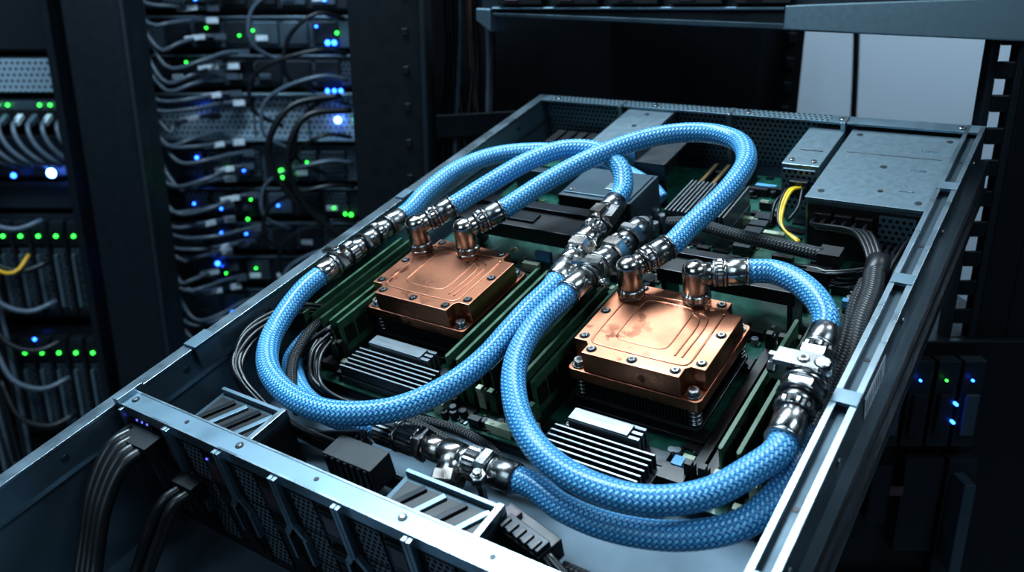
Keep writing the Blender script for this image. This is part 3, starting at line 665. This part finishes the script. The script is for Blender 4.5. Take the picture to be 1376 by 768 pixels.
for z0,z1,fm in ((1.42,1.6,devd),(1.335,1.41,devl),(1.27,1.325,rackg),(1.16,1.25,devd),(1.09,1.15,rackm),(.84,1.08,devd),(.55,.82,devd),(.3,.54,devd),(.05,.28,devd)):
    device(r,x0,x1,z0,z1,fm,Y1)
for zb,zt in ((.86,1.07),(.58,.80)):
    for k in range(9):
        x=-.905-k*.038
        r.box(x-.015,x+.015,Y1-.03,Y1,zb,zt,rackm);r.box(x-.011,x+.011,Y1-.034,Y1-.03,zb+.01,zt-.06,devv);r.box(x-.008,x+.0,Y1-.045,Y1-.034,zb+.02,zt-.07,psu_m)
        r.box(x-.013,x+.013,Y1-.036,Y1-.03,zt-.05,zt-.015,rackb)
        leds(r,x+.002,Y1-.037,zt-.03,ledg,.0045)
for k in range(14):
    x=-.87-k*.022
    r.box(x-.009,x+.009,Y1-.012,Y1-.004,1.285,1.305,blk)
    if k in(0,2,3,4,5,8,9): leds(r,x,Y1-.012,1.314,ledg,.004)
for x,z,m_,s in ((-.97,1.175,ledw,.011),(-.905,1.172,ledb,.004),(-.89,1.172,ledb,.004),(-.905,1.158,ledb,.004),(-.89,1.16,ledb,.004),(-.93,1.19,ledb,.003),(-1.05,1.17,ledb,.006),(-.985,.96,ledr,.004),(-1.07,.8,ledb,.004)): leds(r,x,Y1-.03,z,m_,s)
r.done()

# network cabling on rack 2
r=W('network_patch_cables')
for k in range(14):
    x=-.80+.05*random.random();P=[(x+random.uniform(-.012,.012),YB-.07-random.random()*.05,1.62-j*.2) for j in range(8)]
    r.tube(P,.0048,cabg if k%3 else blkc,8,.03)
for k in range(32):
    z=1.56-k*.028+random.uniform(-.008,.008);xs=-.77+random.uniform(-.015,.02);xe=-.62+random.uniform(-.05,.04);yz=YB-.09
    up=random.uniform(.04,.12);sag=random.uniform(-.01,.03)
    P=[(xs,yz,z+up),(xs+.01,yz-.01,z+up*.35),(xs+.05,yz-.03,z-sag),(xe-.045,yz-.02,z-sag*.5),(xe-.01,YB-.06,z),(xe+.02,YB-.03,z)]
    r.tube(P,.0048,cabg,8,.015)
    if k%2==0: r.obox((xe-.02,YB-.075,z-.001),(1,.3,.12),.04,.012,.010,white)
    r.obox((xe+.02,YB-.04,z),(1,.6,0),.024,.014,.012,white if k%3==0 else cabg)
for k in range(14):
    z=1.52-k*.06+random.uniform(-.01,.01);xa=-.50+random.uniform(-.05,.05)
    r.tube([(-.35,YB-.05,z+.02),(-.40,YB-.09,z+.03),(xa,YB-.09,z-.02),(xa-.01,YB-.09,z-.09),(xa+.04,YB-.05,z-.13)],.0045,blkc if k%3 else cabg,8,.015)
r.tube([(-.36,YB-.08,1.33),(-.46,YB-.12,1.31),(-.51,YB-.13,1.22),(-.47,YB-.12,1.12),(-.40,YB-.1,1.06)],.007,blkc,10,.015)
r.tube([(-.34,YB-.08,1.30),(-.43,YB-.12,1.29),(-.47,YB-.13,1.2),(-.44,YB-.12,1.10),(-.36,YB-.1,1.02)],.007,blkc,10,.015)
r.done()
r=W('network_patch_cables')
for k in range(9):
    x=-.87-k*.03;r.tube([(x,Y1-.015,1.29),(x-.002,Y1-.05,1.275),(x+.012,Y1-.06,1.24),(x+.04,Y1-.05,1.205),(x+.075,Y1-.03,1.19)],.0055,cabg,8,.012)
    r.obox((x,Y1-.03,1.285),(0,-1,-.5),.03,.011,.010,white if k%2 else cabg)
for k in range(12):
    x=-1.10-.01*k;r.tube([(x,Y1-.06,1.6),(x+random.uniform(-.02,.03),Y1-.09,1.4),(x+random.uniform(-.02,.05),Y1-.1,1.1),(x+random.uniform(-.02,.03),Y1-.1,.8),(x,Y1-.08,.4)],.0055,blkc if k%3 else cabg,8,.03)
for k in range(6):
    z=1.10-k*.09;r.tube([(-1.12,Y1-.1,z+.08),(-1.08,Y1-.12,z),(-1.03,Y1-.1,z-.03),(-.99,Y1-.06,z-.02)],.006,blkc if k%2 else cabg,8,.015)
r.tube([(-1.09,Y1-.1,1.02),(-1.06,Y1-.12,.985),(-1.03,Y1-.12,.985),(-1.02,Y1-.08,1.01)],.004,ledy,8,.012)
r.done()

# ================================================================== LIGHT
def area(name,loc,tgt,sx,sy,pw,col):
    l=bpy.data.lights.new(name,'AREA');l.shape='RECTANGLE';l.size=sx;l.size_y=sy;l.energy=pw;l.color=col
    o=bpy.data.objects.new(name,l);bpy.context.collection.objects.link(o);o.location=loc
    o.rotation_euler=(V(tgt)-V(loc)).to_track_quat('-Z','Y').to_euler();return o
area('ceiling_light_key',(-.25,1.0,2.75),(.05,.6,1.3),1.3,.35,32,(.78,.92,1.))
area('aisle_fill',(.9,-.2,2.6),(.1,.6,1.3),.8,.3,9,(.64,.86,1.))  # unseen fill lamp, added to give the metal something to reflect
area('front_fill',(-.9,-.6,2.2),(-.05,.5,1.3),.9,.9,7,(.62,.85,1.))  # unseen fill lamp, added to bring up the fan module faces
area('rack_fill',(-.7,.9,2.7),(-.7,1.9,1.1),1.2,.25,34,(.55,.81,1.))  # unseen fill lamp, added to brighten the racks on the left
area('wall_washer',(1.0,1.0,2.5),(.85,1.75,1.45),.6,.1,13,(.78,.90,1.))
w_=bpy.data.worlds.new('room_ambient');bpy.context.scene.world=w_;w_.use_nodes=True
bg=w_.node_tree.nodes['Background'];bg.inputs[0].default_value=(.25,.42,.6,1);bg.inputs[1].default_value=.05

ca=bpy.data.cameras.new('camera');ca.sensor_width=36;ca.lens=1137.9/1376*36
ca.dof.use_dof=True;ca.dof.focus_distance=.60;ca.dof.aperture_fstop=7.5;ca.clip_start=.02
co=bpy.data.objects.new('camera',ca);bpy.context.collection.objects.link(co);co.matrix_world=CAM
bpy.context.scene.camera=co
